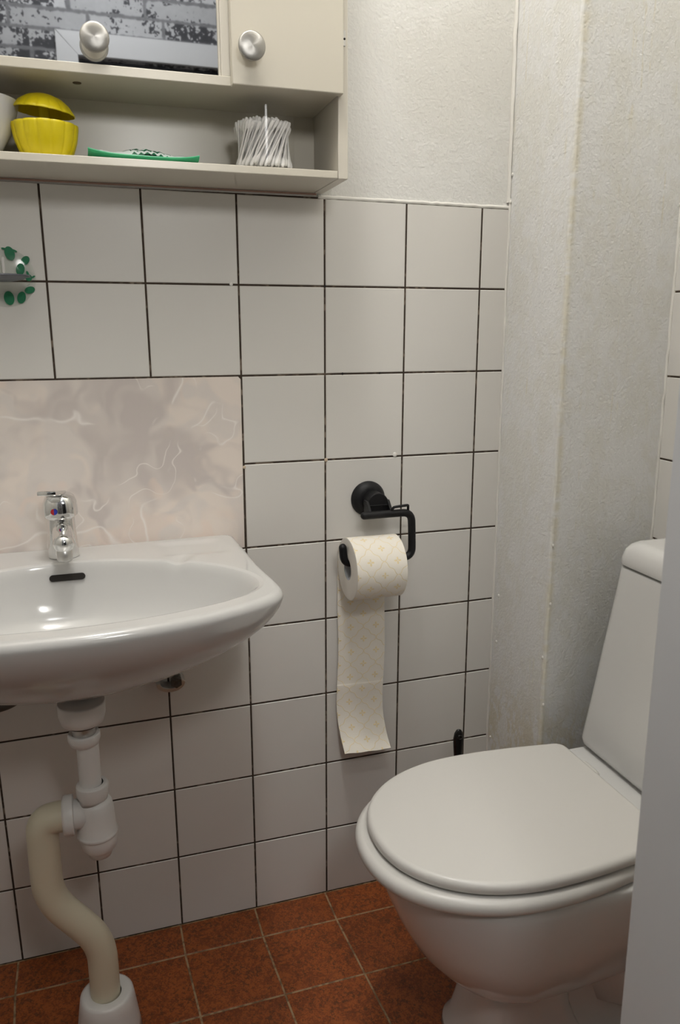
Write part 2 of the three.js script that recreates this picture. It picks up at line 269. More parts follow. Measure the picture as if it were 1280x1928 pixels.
// -- right wall behind the cistern
const wallRight = structure('wall_right', 'white tiled wall behind the toilet cistern');
mesh('plaster', boxG(XR + 0.002, XR + 0.12, 1.35, CEIL, -0.1, ZH), M.paint, wallRight);
mesh('grout', boxG(XR + 0.0012, XR + 0.12, -0.05, 1.352, -0.1, ZH), M.grout, wallRight);
const toRight = (a, b, h) => [XR - h, b, a];
{
  const ys = [0, 0.152, 0.304, 0.456, 0.608, 0.76, 0.912, 1.062, 1.209, 1.352], zs = [0.1735, 0.293, 0.445, 0.597, 0.749, 0.85];
  for (let r = 0; r < 9; r++) for (let k = 0; k < 5; k++) addTile('tile', [[zs[k + 1], ys[r]], [zs[k], ys[r]], [zs[k], ys[r + 1]], [zs[k + 1], ys[r + 1]]], toRight, M.tiles, wallRight);
  const br = rng(19), pts = []; for (let i = 0; i <= 60; i++) pts.push([XR - 0.0003 + (br() - 0.5) * 0.001, 0.4 + i / 60 * 0.97, 0.1735 + (br() - 0.5) * 0.0022]);
  mesh('caulk_bead', tube(pts, 0.003, 160, 6), M.caulk, wallRight);
  const blob = new THREE.SphereGeometry(0.0065, 12, 10); blob.scale(0.5, 1.5, 1); mesh('caulk_blob', blob, M.caulk, wallRight).position.set(XR, 1.352, 0.178);
  mesh('caulk_bead', tube([[XR, 1.354, 0.172], [XR, 1.353, 0.5], [XR, 1.354, 0.85]], 0.004, 20, 8), M.caulk, wallRight);
}
// -- left wall, front wall with the doorway, ceilings
mesh('plaster', boxG(XL - 0.1, XL, -0.05, CEIL, -0.1, ZH), M.paint, structure('wall_left', 'white painted end wall left of the washbasin'));
{
  const w = structure('wall_front', 'partition wall with the doorway seen through');
  mesh('plaster', boxG(0.075, XR + 0.12, -0.05, CEIL, ZF, ZH), M.paint, w); mesh('plaster', boxG(-1.9, -0.735, -0.05, CEIL, ZF, ZH), M.paint, w); mesh('plaster', boxG(-0.735, 0.075, 2.085, CEIL, ZF, ZH), M.paint, w); mesh('plaster', boxG(XR + 0.12, 1.6, -0.05, CEIL, ZF, ZH), M.paint, w);
  const t = structure('trim_1', 'pale grey painted door frame at the right edge');
  mesh('jamb', rbox(0.041, 0.075, 0, 2.05, ZF - 0.006, ZH + 0.004, 0.002), M.frame, t); mesh('jamb', rbox(-0.735, -0.70, 0, 2.05, ZF - 0.006, ZH + 0.004, 0.002), M.frame, t); mesh('head_jamb', rbox(-0.735, 0.075, 2.05, 2.085, ZF - 0.006, ZH + 0.004, 0.002), M.frame, t);
  mesh('architrave', rbox(0.052, 0.13, 0, 2.14, ZH, ZH + 0.014, 0.003), M.frame, t); mesh('architrave', rbox(-0.79, -0.712, 0, 2.14, ZH, ZH + 0.014, 0.003), M.frame, t); mesh('architrave', rbox(-0.712, 0.052, 2.062, 2.14, ZH, ZH + 0.014, 0.003), M.frame, t);
}
mesh('plaster', boxG(-1.9, 1.6, CEIL, CEIL + 0.1, -0.12, ZB + 1.2), M.ceiling, structure('ceiling', 'plain white ceiling'));
// -- floor
const floor = structure('floor', 'terracotta tiled floor');
mesh('floor_grout', boxG(XL - 0.1, XR + 0.12, -0.08, -0.0007, -0.1, ZH), M.floorGrout, floor);
{
  const zs = [0.0, 0.081, 0.2265, 0.376, 0.526, 0.676, 0.826, 0.95], toF = (a, b, h) => [a, h, b];
  const xk = (k, z) => (k <= -7 ? XL : k >= 4 ? XR : -0.009 + k * 0.1492 + 0.055 * Math.max(0, z - 0.08));
  for (let j = 0; j < zs.length - 1; j++) for (let k = -7; k < 4; k++) {
    const a = [xk(k, zs[j + 1]), zs[j + 1]], b = [xk(k + 1, zs[j + 1]), zs[j + 1]], c = [xk(k + 1, zs[j]), zs[j]], d = [xk(k, zs[j]), zs[j]]; if (b[0] - a[0] < 0.02) continue;
    addTile('floor_tile', [a, b, c, d], toF, M.terra, floor, { t: 0.008, j: 0.0016, bev: 0.0008 });
  }
}
// -- the hall behind the camera (seen in the cabinet mirror)
{
  mesh('boards', boxG(-1.9, 1.6, -0.08, 0, ZH, ZB + 1.2), M.hallFloor, structure('floor_hall', 'brown hall floor'));
  mesh('plaster', boxG(-1.9, -1.8, -0.05, CEIL, ZH, ZB), M.paint, structure('wall_hall_left', 'white end wall of the hall'));
  mesh('plaster', boxG(1.5, 1.6, -0.05, CEIL, ZH, ZB), M.paint, structure('wall_hall_right', 'white end wall of the hall'));
  const w = structure('wall_hall', 'hall wall with grey brick-print wallpaper, seen in the mirror');
  mesh('wallpaper', boxG(-1.9, -0.352, -0.05, CEIL, ZB, ZB + 0.1), M.wallpaper, w); mesh('wallpaper', boxG(0.48, 1.6, -0.05, CEIL, ZB, ZB + 0.1), M.wallpaper, w); mesh('wallpaper', boxG(-0.352, 0.48, 2.052, CEIL, ZB, ZB + 0.1), M.wallpaper, w);
  mesh('far_room_wall', boxG(-0.9, 1.0, -0.05, CEIL, ZB + 1.1, ZB + 1.2), M.unlitDark, w); mesh('far_room_wall', boxG(-0.9, -0.8, -0.05, CEIL, ZB + 0.1, ZB + 1.1), M.unlitDark, w); mesh('far_room_wall', boxG(0.9, 1.0, -0.05, CEIL, ZB + 0.1, ZB + 1.1), M.unlitDark, w);  // walls coloured almost black so the far room looks unlit
  // mitred casing
  const t = structure('trim_2', 'white mitred door casing in the hall, seen in the mirror');
  const board = (name, pts) => { const s = new THREE.Shape(); pts.forEach(([x, y], i) => i ? s.lineTo(x, y) : s.moveTo(x, y)); s.closePath(); const g = new THREE.ExtrudeGeometry(s, { depth: 0.014, bevelEnabled: true, bevelSize: 0.001, bevelThickness: 0.001, bevelSegments: 1 }); g.translate(0, 0, ZB - 0.016); mesh(name, g, M.casing, t); };
  board('head_casing', [[-0.42, 2.122], [0.55, 2.122], [0.48, 2.052], [-0.353, 2.052]]); board('side_casing', [[-0.4225, 2.121], [-0.355, 2.051], [-0.355, 0], [-0.4225, 0]]); board('side_casing', [[0.5525, 2.121], [0.482, 2.051], [0.482, 0], [0.5525, 0]]);
  const d = structure('door_1', 'dark open doorway across the hall'); mesh('stop_strip', rbox(-0.352, 0.48, 2.03, 2.051, ZB + 0.03, ZB + 0.05, 0.002), M.unlitDark, d);
}
// -- unseen lamps
function lamp(name, label, L, glass, r) {
  const g = thing(name, label, 'lamp', [L.pos[0], CEIL, L.pos[2]]);
  mesh('base_plate', lathe([[0, -0.03], [0.07, -0.03], [0.075, -0.026], [0.075, 0], [0, 0]]), M.casing, g);
  if (CEIL - L.pos[1] > 0.2) mesh('pendant_rod', new THREE.CylinderGeometry(0.006, 0.006, CEIL - L.pos[1] - 0.12, 12).translate(0, -(CEIL - L.pos[1] - 0.06) / 2, 0), M.casing, g);
  const gl = mesh('glass_globe', new THREE.SphereGeometry(r, 32, 20), glass, g); gl.position.y = L.pos[1] - CEIL; gl.castShadow = false;
  const pl = new THREE.PointLight(L.color, L.power, 0, 2); pl.position.set(...L.pos); pl.castShadow = true; pl.shadow.radius = r / 0.02; scene.add(pl); pl.name = name + '_light';
}
lamp('unseen_ceiling_lamp', 'unseen ceiling lamp, placed to light the toilet room from above', UNSEEN_ROOM_LAMP, M.unseenLampGlass, 0.1);
lamp('unseen_pendant_lamp', 'unseen pendant lamp, placed to light the hall wall in the mirror', UNSEEN_HALL_LAMP, M.unseenLampGlassHall, 0.1);

// unseen floor lamp behind the camera, placed to light the sink wall frontally
{
  const [x, y, z] = UNSEEN_FLOOR_LAMP.pos, dir = V3(...UNSEEN_FLOOR_LAMP.aim).sub(V3(x, y, z)).normalize();
  const g = thing('unseen_floor_lamp', 'unseen standing lamp behind the camera, placed to light the sink wall', 'lamp', [x, 0, z + 0.16]);
  mesh('lamp_foot', lathe([[0, 0.022], [0.09, 0.02], [0.12, 0.012], [0.125, 0], [0, 0]]), M.chromeWorn, g);
  mesh('lamp_pole', new THREE.CylinderGeometry(0.009, 0.009, y - 0.0, 16).translate(0, y / 2 + 0.01, 0), M.chromeWorn, g);
  const head = new THREE.Group(); head.name = 'lamp_head'; head.position.set(0, y, -0.16); head.quaternion.setFromUnitVectors(V3(0, 0, 1), dir); g.add(head);
  mesh('shade', lathe([[0.03, -0.15], [0.05, -0.14], [0.075, -0.09], [0.115, -0.012], [0.113, -0.012], [0.072, -0.09], [0.047, -0.138], [0.03, -0.148]], 40).rotateX(Math.PI / 2), M.chromeWorn, head);
  mesh('diffuser', lathe([[0, -0.012], [0.1, -0.014], [0.111, -0.018], [0, -0.02]], 40).rotateX(Math.PI / 2), new THREE.MeshPhysicalMaterial({ color: lin(0.9, 0.9, 0.88), roughness: 0.5, emissive: UNSEEN_FLOOR_LAMP.color, emissiveIntensity: 3 }), head);
  const sp = new THREE.SpotLight(UNSEEN_FLOOR_LAMP.color, UNSEEN_FLOOR_LAMP.power, 0, 1.05, 1, 2); sp.position.set(x, y, z); sp.target.position.set(...UNSEEN_FLOOR_LAMP.aim); scene.add(sp); scene.add(sp.target); sp.castShadow = true; sp.shadow.radius = 5.5; sp.name = 'unseen_floor_lamp_light'; sp.target.name = 'unseen_floor_lamp_aim';
}
// ---------------------------------------------------------------- washbasin
const X0 = -0.458;
{
  const g = thing('washbasin', 'white wall-hung porcelain washbasin with wide rounded front', 'washbasin', [X0, 0.79, 0.22]);
  const star = pts => { // radial function about (0,0) of a closed polygon
    return th => { const dx = Math.cos(th), dz = Math.sin(th); let best = 0; for (let i = 0; i < pts.length; i++) { const [ax, az] = pts[i], [bx, bz] = pts[(i + 1) % pts.length]; const ex = bx - ax, ez = bz - az, den = dx * ez - dz * ex; if (Math.abs(den) < 1e-12) continue; const t = (ax * ez - az * ex) / den, s = (ax * dz - az * dx) / den; if (t > 0 && s >= -1e-6 && s <= 1 + 1e-6) best = Math.max(best, t); } return best; };
  };
  const smooth = (half, tension = 0.5) => { const full = [...half.map(([x, z]) => [x, z]), ...half.slice(0, -1).reverse().map(([x, z]) => [-x, z])]; const c = new THREE.CatmullRomCurve3(full.map(([x, z]) => V3(x, 0, z - 0.22)), true, 'centripetal', tension); return c.getPoints(600).map(p => [p.x, p.z]); };
  // half outlines from the middle of the back (x = 0) round the right side to the middle of the front
  const out = smooth([[0.12, 0.002], [0.265, 0.002], [0.277, 0.004], [0.2815, 0.012], [0.2825, 0.03], [0.285, 0.10], [0.288, 0.20], [0.294, 0.27], [0.2965, 0.305], [0.295, 0.33], [0.284, 0.352], [0.262, 0.371], [0.228, 0.389], [0.175, 0.409], [0.11, 0.425], [0.05, 0.432], [0, 0.4335]]);
  const inn = smooth([[0.05, 0.105], [0.11, 0.124], [0.16, 0.145], [0.205, 0.172], [0.24, 0.208], [0.262, 0.245], [0.2695, 0.28], [0.264, 0.31], [0.245, 0.334], [0.21, 0.356], [0.16, 0.374], [0.10, 0.388], [0.05, 0.394], [0, 0.396]]);
  const Ro = star(out), Ri = star(inn), N = 260, ths = [...Array(N)].map((_, i) => -Math.PI / 2 + (i / N) * Math.PI * 2);
  // tighter sampling near the four corners
  const O = ths.map(Ro), I = ths.map(Ri);
  const soap = (x, z) => { // shallow soap tray on the right of the deck, draining through a notch into the bowl
    const X = x, Z = z + 0.22; const inside = sm(0.0, 0.03, 0.062 - Math.abs(X - 0.2 - (Z - 0.08) * 0.1)) * sm(0, 0.026, 0.052 - Math.abs(Z - 0.075)); let d = 0.0026 * inside;
    const t = (Z - 0.095) / 0.075; if (t > 0 && t < 1.3) { const cx = 0.185 - 0.025 * t, w = 0.034 - 0.016 * t; d = Math.max(d, (0.0026 + 0.0035 * t) * sm(0, 0.3, t) * sm(1, 0, Math.abs(X - cx) / w)); } return d;
  };
  const R = [];
  const under = [[0.07, -0.183], [0.2, -0.176], [0.36, -0.16], [0.52, -0.138], [0.66, -0.114], [0.77, -0.092], [0.86, -0.071], [0.92, -0.054], [0.962, -0.038], [0.985, -0.026], [0.997, -0.016]];
  for (const [k, y] of under) R.push(ths.map((t, i) => { const back = Math.max(0, -Math.sin(t)); const kk = k; let r = O[i] * kk; return [r * Math.cos(t), y, r * Math.sin(t) - 0.05 * (1 - k)]; }));
  const er = 0.012; for (let j = 0; j <= 6; j++) { const a = j / 6 * Math.PI / 2; R.push(ths.map((t, i) => { const r = O[i] - er * (1 - Math.cos(a)); return [r * Math.cos(t), -er + er * Math.sin(a), r * Math.sin(t)]; })); }
  for (let j = 1; j <= 30; j++) { const s = j / 30; R.push(ths.map((t, i) => { const r0 = O[i] - er, r1 = I[i] + 0.006; const r = r0 + (r1 - r0) * s; const x = r * Math.cos(t), z = r * Math.sin(t); return [x, -soap(x, z), z]; })); }
  const dp = new THREE.SplineCurve([[1.0, -0.0018], [0.985, -0.0055], [0.965, -0.013], [0.94, -0.026], [0.9, -0.046], [0.83, -0.072], [0.72, -0.096], [0.55, -0.114], [0.35, -0.126], [0.15, -0.134], [0.03, -0.136]].map(p => new THREE.Vector2(...p))).getPoints(40);
  for (const p of dp) R.push(ths.map((t, i) => { const r = I[i] * p.x; const x = r * Math.cos(t), z = r * Math.sin(t) - 0.0; const s = soap(x, z); return [x, p.y * 0.88 - s * sm(0.9, 1, p.x), z]; }));
  const bg = rings(R, { capStart: true, capEnd: true });
  // ring order runs upward on the outside: make the faces look outward
  const ix = bg.index.array; for (let i = 0; i < ix.length; i += 3) { const q = ix[i]; ix[i] = ix[i + 1]; ix[i + 1] = q; } bg.computeVertexNormals();
  mesh('basin', bg, M.sink, g);
  // overflow slot: solid black insert, its colour stands in for the shaded hole
  const st = new THREE.Shape(); const hw = 0.0215, hr = 0.0053; st.absarc(hw, 0, hr, -Math.PI / 2, Math.PI / 2); st.absarc(-hw, 0, hr, Math.PI / 2, Math.PI * 1.5); st.closePath();
  const ov = mesh('dark_overflow_insert', new THREE.ExtrudeGeometry(st, { depth: 0.012, bevelEnabled: false }).translate(0, 0, -0.0118), M.hole, g); ov.position.set(0, -0.0212, -0.1078); ov.rotation.x = -0.27;
  const dr = mesh('drain_plug', lathe([[0, 0.004], [0.018, 0.003], [0.026, 0.001], [0.03, -0.004], [0, -0.006]]), M.chromeWorn, g); dr.position.set(0, -0.1185, 0);
}
// tap
{
  const g = thing('mixer_tap', 'chrome single-lever mixer tap with red and blue dot', 'tap', [X0 - 0.004, 0.79, 0.062]);
  mesh('body', lathe([[0, 0], [0.0232, 0], [0.0238, 0.002], [0.0236, 0.01], [0.0228, 0.024], [0.0215, 0.045], [0.0208, 0.062], [0.0205, 0.07], [0, 0.07]], 48), M.chrome, g);
  const sp = mesh('spout', mergeGeometries([capTube([[0, 0.046, 0.0], [0, 0.047, 0.03], [0, 0.045, 0.055], [0, 0.041, 0.078]], 0.0155, 24, 20)]), M.chrome, g); sp.rotation.y = 0.05;
  const ae = mesh('aerator', lathe([[0, -0.02], [0.0095, -0.02], [0.0115, -0.018], [0.0115, 0], [0, 0.002]], 32), M.chromeWorn, g); ae.position.set(0.004, 0.034, 0.078);
  // lever: a flattened hood that wraps the cap and runs forward
  const rr = []; const prof = [[0.0215, 0.0645], [0.0250, 0.066], [0.0262, 0.070], [0.0262, 0.080], [0.0252, 0.090], [0.022, 0.0985], [0.0165, 0.1035], [0.009, 0.106], [0.001, 0.1065]];
  for (const [r, y] of prof) rr.push([...Array(64)].map((_, i) => { const t = i / 64 * Math.PI * 2; const c = Math.cos(t), sn = Math.sin(t), f = Math.max(0, sn); const q = 1 / Math.pow(Math.pow(Math.abs(c), 2.7) + Math.pow(Math.abs(sn), 2.7), 1 / 2.7); return [r * q * c * (y > 0.09 ? 1 : 1), y - 0.004 * (1 - f) * (y < 0.068 ? -1.2 : 0), r * q * sn * (1 + 0.08 * f)]; }));
  const lg = rings(rr, { capStart: true, capEnd: true }); const ix = lg.index.array; for (let i = 0; i < ix.length; i += 3) { const q = ix[i]; ix[i] = ix[i + 1]; ix[i + 1] = q; } lg.computeVertexNormals();
  const lever = mesh('lever', lg, M.chrome, g); lever.rotation.y = -0.12;
  const hs = new THREE.Shape(); hs.moveTo(-0.015, 0); hs.lineTo(0.015, 0); hs.quadraticCurveTo(0.0145, 0.034, 0.012, 0.046); hs.quadraticCurveTo(0, 0.052, -0.012, 0.046); hs.quadraticCurveTo(-0.0145, 0.034, -0.015, 0);
  const hg = new THREE.ExtrudeGeometry(hs, { depth: 0.003, bevelEnabled: true, bevelSize: 0.002, bevelThickness: 0.002, bevelSegments: 3, curveSegments: 12 }); hg.rotateX(Math.PI / 2);
  const hd = mesh('lever_handle', hg, M.chrome, g); hd.position.set(-0.006, 0.107, 0.0); hd.rotation.set(-0.16, -0.22, 0, 'YXZ');
  for (const [a0, mt] of [[Math.PI / 2, M.red], [-Math.PI / 2, M.blue]]) { const dg = new THREE.CircleGeometry(0.005, 16, a0, Math.PI); const d = mesh('colour_dot', dg, mt, g); d.position.set(-0.0085, 0.080, 0.0290); d.rotation.y = -0.14; }
}
// trap under the basin
{
  const z = 0.205, x = -0.450; const g = thing('bottle_trap', 'white plastic bottle trap hanging under the washbasin', 'trap', [x, 0, z]);
  mesh('collar', lathe([[0, 0.602], [0.034, 0.602], [0.035, 0.598], [0.0345, 0.58], [0.031, 0.568], [0.022, 0.5635], [0, 0.5635]]), M.pvc, g);
  mesh('rubber_ring', new THREE.TorusGeometry(0.022, 0.0018, 8, 40).rotateX(Math.PI / 2).translate(0, 0.5635, 0), M.hose, g);
  mesh('tailpiece', lathe([[0.0172, 0.54], [0.0172, 0.566]]), M.chromeWorn, g);
  mesh('upper_nut', lathe([[0.0175, 0.548], [0.0225, 0.5495], [0.024, 0.547], [0.024, 0.539], [0.021, 0.531], [0.0165, 0.528]]), M.pvc, g);
  const q = thing; // (keeps parts of the trap together)
  const sub = g; mesh('down_tube', lathe([[0.0165, 0.445], [0.0165, 0.522], [0.0168, 0.53]]).translate(0.004, 0, 0), M.pvc, sub);
  mesh('middle_nut', lathe([[0.0168, 0.462], [0.0225, 0.462], [0.0245, 0.459], [0.0245, 0.444], [0.0215, 0.439], [0.0225, 0.431], [0, 0.431]]).translate(0.006, 0, 0), M.pvc, sub);
  mesh('trap_body', lathe([[0, 0.437], [0.021, 0.436], [0.0255, 0.428], [0.0275, 0.418], [0.0285, 0.40], [0.0295, 0.381], [0.0315, 0.379], [0.0315, 0.374], [0.029, 0.372], [0, 0.372]]).translate(0.008, 0, 0), M.pvc, sub);
  mesh('trap_cup', lathe([[0.0285, 0.374], [0.0293, 0.366], [0.027, 0.353], [0.021, 0.345], [0.019, 0.343], [0.0175, 0.336], [0.012, 0.334], [0, 0.334]]).translate(0.010, 0, 0), M.pvc, sub);
  const side = lathe([[0, 0], [0.0235, 0], [0.0225, 0.03]]).rotateZ(Math.PI / 2); mesh('outlet', side.translate(-0.005, 0.413, 0), M.pvc, sub);
  const nut = lathe([[0.0225, 0], [0.030, 0.0005], [0.031, 0.002], [0.031, 0.012], [0.029, 0.016], [0.0235, 0.0175]]).rotateZ(Math.PI / 2); mesh('outlet_nut', nut.translate(-0.024, 0.413, 0), M.pvc, sub);
  const pipe = bent([[-0.036, 0.414, 0], [-0.072, 0.412, 0], [-0.073, 0.275, 0], [0.000, 0.176, 0.0], [0.000, 0.01, 0.004]], 0.036, 8);
  mesh('waste_pipe', tube(pipe, 0.0238, 120, 28), M.pvcOld, sub);
  mesh('floor_collar', lathe([[0.0235, 0.078], [0.036, 0.081], [0.0425, 0.076], [0.045, 0.06], [0.05, 0.02], [0.053, 0.0], [0, 0]]).translate(0.002, 0, 0.004), M.pvc, sub);
}
// fixing bracket and hose below the basin
{
  const g = thing('basin_bracket', 'small grey metal bracket with bolt under the washbasin', 'bracket', [-0.302, 0.53, 0.0]);
  const b = new THREE.Shape(); b.absellipse(0, 0, 0.025, 0.017, Math.PI, Math.PI * 2); b.lineTo(0.019, 0.006); b.absellipse(0, 0, 0.019, 0.0115, 0, -Math.PI, true); b.lineTo(-0.025, 0.0);
  const bgm = new THREE.ExtrudeGeometry(b, { depth: 0.03, bevelEnabled: true, bevelSize: 0.0008, bevelThickness: 0.0008, bevelSegments: 2 }); mesh('strap', bgm, M.chromeWorn, g);
  const bolt = new THREE.CylinderGeometry(0.0105, 0.0105, 0.012, 6).rotateX(Math.PI / 2); const bm = mesh('bolt_head', bolt, M.hose, g); bm.position.set(0.009, 0.003, 0.034); const sh = mesh('bolt_shank', new THREE.CylinderGeometry(0.005, 0.005, 0.04, 16).rotateX(Math.PI / 2), M.chromeWorn, g); sh.position.set(0.009, 0.003, 0.02);
  const h = mesh('water_hose', tube([[-0.66, 0.585, 0.004], [-0.658, 0.562, 0.03], [-0.63, 0.542, 0.05], [-0.59, 0.536, 0.055], [-0.555, 0.545, 0.05], [-0.537, 0.562, 0.03], [-0.532, 0.585, 0.004]], 0.0062, 80, 12), M.hose); tag(h, 'dark flexible water hose dipping below the washbasin at left edge', 'hose');
}
// ---------------------------------------------------------------- wall cabinet
const ZC = 0.138;
{
  const g = thing('mirror_cabinet', 'cream wall cabinet with mirror, side door and open bottom shelf', 'cabinet', [0, 1.371, 0]); const P = (n, geo, m, par = g) => { geo.translate(0, -1.371, 0); return mesh(n, geo, m, par); };
  const xl = -0.725, xr = -0.002, th = 0.0155, yb = 1.371, yt = 1.97;
  P('side_panel', rbox(xr - th, xr, yb, yt, 0.001, ZC, 0.0012), M.creamEdge); P('side_panel', rbox(xl, xl + th, yb, yt, 0.001, ZC, 0.0012), M.creamEdge);
  P('shelf_board', rbox(xl + th, xr - th - 0.0006, yb + 0.0005, 1.3825, 0.001, ZC - 0.0006, 0.0012), M.cream);
  P('middle_board', rbox(xl + th, xr - th - 0.0004, 1.4875, 1.5005, 0.001, ZC - 0.0004, 0.0012), M.cream);
  P('top_board', rbox(xl + th, xr - th, yt - 0.015, yt, 0.001, ZC, 0.0012), M.cream);
  P('back_panel', rbox(xl + th, xr - th, 1.3825, yt - 0.015, 0.001, 0.005, 0.0005), M.cream);
  P('divider', rbox(-0.192, -0.176, 1.5005, yt - 0.015, 0.005, ZC - 0.003, 0.0012), M.creamEdge); P('divider', rbox(-0.552, -0.540, 1.5005, yt - 0.015, 0.005, ZC - 0.003, 0.0012), M.creamEdge);
  P('red_edge_strip', rbox(xl + 0.01, -0.014, 1.3685, 1.371, 0.0006, 0.004, 0.0004), M.redEdge);
  P('mirror_backing', rbox(-0.5385, -0.1945, 1.501, yt - 0.016, 0.117, 0.1235, 0.0005), M.creamEdge);
  P('mirror', boxG(-0.5385, -0.1945, 1.5013, yt - 0.016, 0.1236, 0.128), M.mirror);
  P('mirror_edge', rbox(-0.1945, -0.1922, 1.501, yt - 0.016, 0.117, 0.1325, 0.0004), M.creamEdge);
  const dR = P('door', rbox(-0.1795, -0.0138, 1.486, yt + 0.002, ZC + 0.0006, ZC + 0.0165, 0.0016), M.cream); P('door', rbox(-0.7125, -0.548, 1.486, yt + 0.002, ZC + 0.0006, ZC + 0.0165, 0.0016), M.cream);
  // door knob (turned metal face on a cream stem)
  const stem = lathe([[0, 0], [0.0125, 0], [0.0125, 0.0015], [0.0085, 0.004], [0.008, 0.010], [0.0115, 0.0145], [0.0165, 0.0165]], 40).rotateX(Math.PI / 2), cap = lathe([[0.0165, 0.0165], [0.0186, 0.0174], [0.0194, 0.019], [0.0190, 0.0207], [0.0172, 0.0217], [0.012, 0.0226], [0.006, 0.0231], [0, 0.0233]], 48).rotateX(Math.PI / 2);
  const knob = (x, y, z) => { const k = new THREE.Group(); k.name = 'knob'; k.position.set(x, y - 1.371, z); g.add(k); mesh('knob_stem', stem, M.creamEdge, k); mesh('knob_face', cap, M.alu, k); };
  knob(-0.1545, 1.5315, ZC + 0.0165); knob(-0.364, 1.5305, 0.128);
  // hinge leaf on the side panel
  P('hinge', rbox(-0.0118, -0.0062, 1.555, 1.576, ZC, ZC + 0.0022, 0.0006), M.chromeWorn); P('hinge_pin', new THREE.CylinderGeometry(0.0015, 0.0015, 0.02, 12).translate(-0.0125, 1.5655, ZC + 0.004), M.chromeWorn); P('hinge_screw', new THREE.SphereGeometry(0.0016, 10, 8).translate(-0.008, 1.5645, ZC + 0.0025), M.hole);
  P('cam_cover', new THREE.CylinderGeometry(0.006, 0.006, 0.0008, 24).translate(-0.39, 1.4873, 0.09), M.brown);
}
const SH = 1.3826; // shelf surface
// white bowl, cut by the picture edge
{
  const g = lathe([[0, 0.004], [0.022, 0.004], [0.024, 0], [0.026, 0], [0.027, 0.004], [0.034, 0.013], [0.045, 0.031], [0.054, 0.051], [0.0605, 0.0735], [0.0615, 0.0755], [0.0605, 0.0765], [0.0585, 0.075], [0.052, 0.052], [0.043, 0.033], [0.032, 0.016], [0.02, 0.008], [0, 0.007]], 64);
  const b = mesh('bowl', g, M.whiteBowl); b.position.set(-0.531, SH, 0.074); tag(b, 'white bowl at the left end of the cabinet shelf', 'bowl');
}
// yellow fluted pot with raised lid
{
  const g = thing('fluted_pot', 'yellow fluted plastic pot with raised domed lid on the shelf', 'pot', [-0.438, SH, 0.08]); const n = 14, seg = 168;
  const flute = (prof, amp) => rings(prof.map(([r, y]) => [...Array(seg)].map((_, i) => { const t = -i / seg * Math.PI * 2; const f = Math.abs(Math.sin(n / 2 * t)); const rr = r * (1 - amp + amp * Math.sqrt(f)); return [rr * Math.cos(t), y, rr * Math.sin(t)]; })));
  mesh('pot', mergeGeometries([flute([[0.001, 0], [0.028, 0], [0.032, 0.003], [0.0385, 0.014], [0.0435, 0.028], [0.0462, 0.044], [0.0462, 0.0475], [0.044, 0.0475], [0.041, 0.03], [0.03, 0.008], [0.001, 0.006]], 0.045)]), M.yellow, g);
  mesh('stem', lathe([[0.0075, 0.004], [0.0068, 0.03], [0.0068, 0.072]], 20), M.yellow, g);
  const lid = mesh('lid', flute([[0.001, 0.0235], [0.012, 0.0225], [0.024, 0.0185], [0.034, 0.0115], [0.041, 0.003], [0.0432, 0], [0.0415, -0.001], [0.039, 0.003], [0.032, 0.010], [0.022, 0.016], [0.001, 0.0205]], 0.045), M.yellow, g); lid.position.y = 0.0655; lid.rotation.set(0.06, 0, -0.1);
}
// green tray with a film packet
{
  const g = thing('soap_tray', 'flat green translucent plastic tray on the cabinet shelf', 'tray', [-0.303, SH + 0.0012, 0.085]);
  const prof = (w, z) => { const a = []; for (let i = 0; i <= 30; i++) { const u = -1 + i / 15; a.push([u * 0.079, 0.0012 + 0.007 * Math.pow(Math.abs(u), 3.2) + 0.006 * Math.pow(Math.abs(z), 2), z * 0.03 * (1 - 0.22 * u * u)]); } return a; };
  const top = [], bot = []; for (let j = 0; j <= 12; j++) { const z = -1 + j / 6; top.push(prof(0, z).map(([x, y, zz]) => [x, y + 0.0012, zz])); bot.push(prof(0, z).map(([x, y, zz]) => [x, y - 0.0012, zz])); }
  const loop = []; for (let j = 0; j <= 12; j++) loop.push(top[j]); for (let j = 12; j >= 0; j--) loop.push(bot[j]); loop.push(top[0]);
  const t = mesh('tray', rings(loop, { closeU: false }), M.green, g); t.rotation.z = -0.012;
  const pk = thing('film_packet', 'white and green film packet lying in the green tray', 'packet', [-0.308, SH + 0.0042, 0.085]);
  const r = rng(77), rr = []; for (let j = 0; j <= 10; j++) { const v = j / 10 * 2 - 1; const row = []; for (let i = 0; i <= 24; i++) { const u = i / 12 - 1; const puff = Math.pow(Math.max(0, (1 - u * u) * (1 - v * v)), 0.4); row.push([u * 0.066, 0.0055 + puff * 0.010 + 0.0022 * Math.abs(u) + (r() - 0.5) * 0.003 + 0.0028 * Math.sin(u * 5 + 1.2), v * 0.021]); } rr.push(row); }
  const pg = rings(rr, { closeU: false }); const uv = pg.attributes.uv; for (let j = 0; j <= 10; j++) for (let i = 0; i <= 24; i++) uv.setXY(j * 25 + i, i / 24, j / 10);
  const film = pg.clone(); const ub = rr.map(row => row.map(([x, y, z]) => [x, 0.0022 + 0.004 * (x / 0.062) ** 2, z])).reverse(); const ug = rings(ub, { closeU: false });
  mesh('film', mergeGeometries([film, ug]), M.packet, pk);
  const cb = mesh('comb', rbox(-0.265, -0.185, SH, SH + 0.004, 0.035, 0.06, 0.001), M.brown); tag(cb, 'dark brown flat strip lying behind the green tray', 'strip');
}
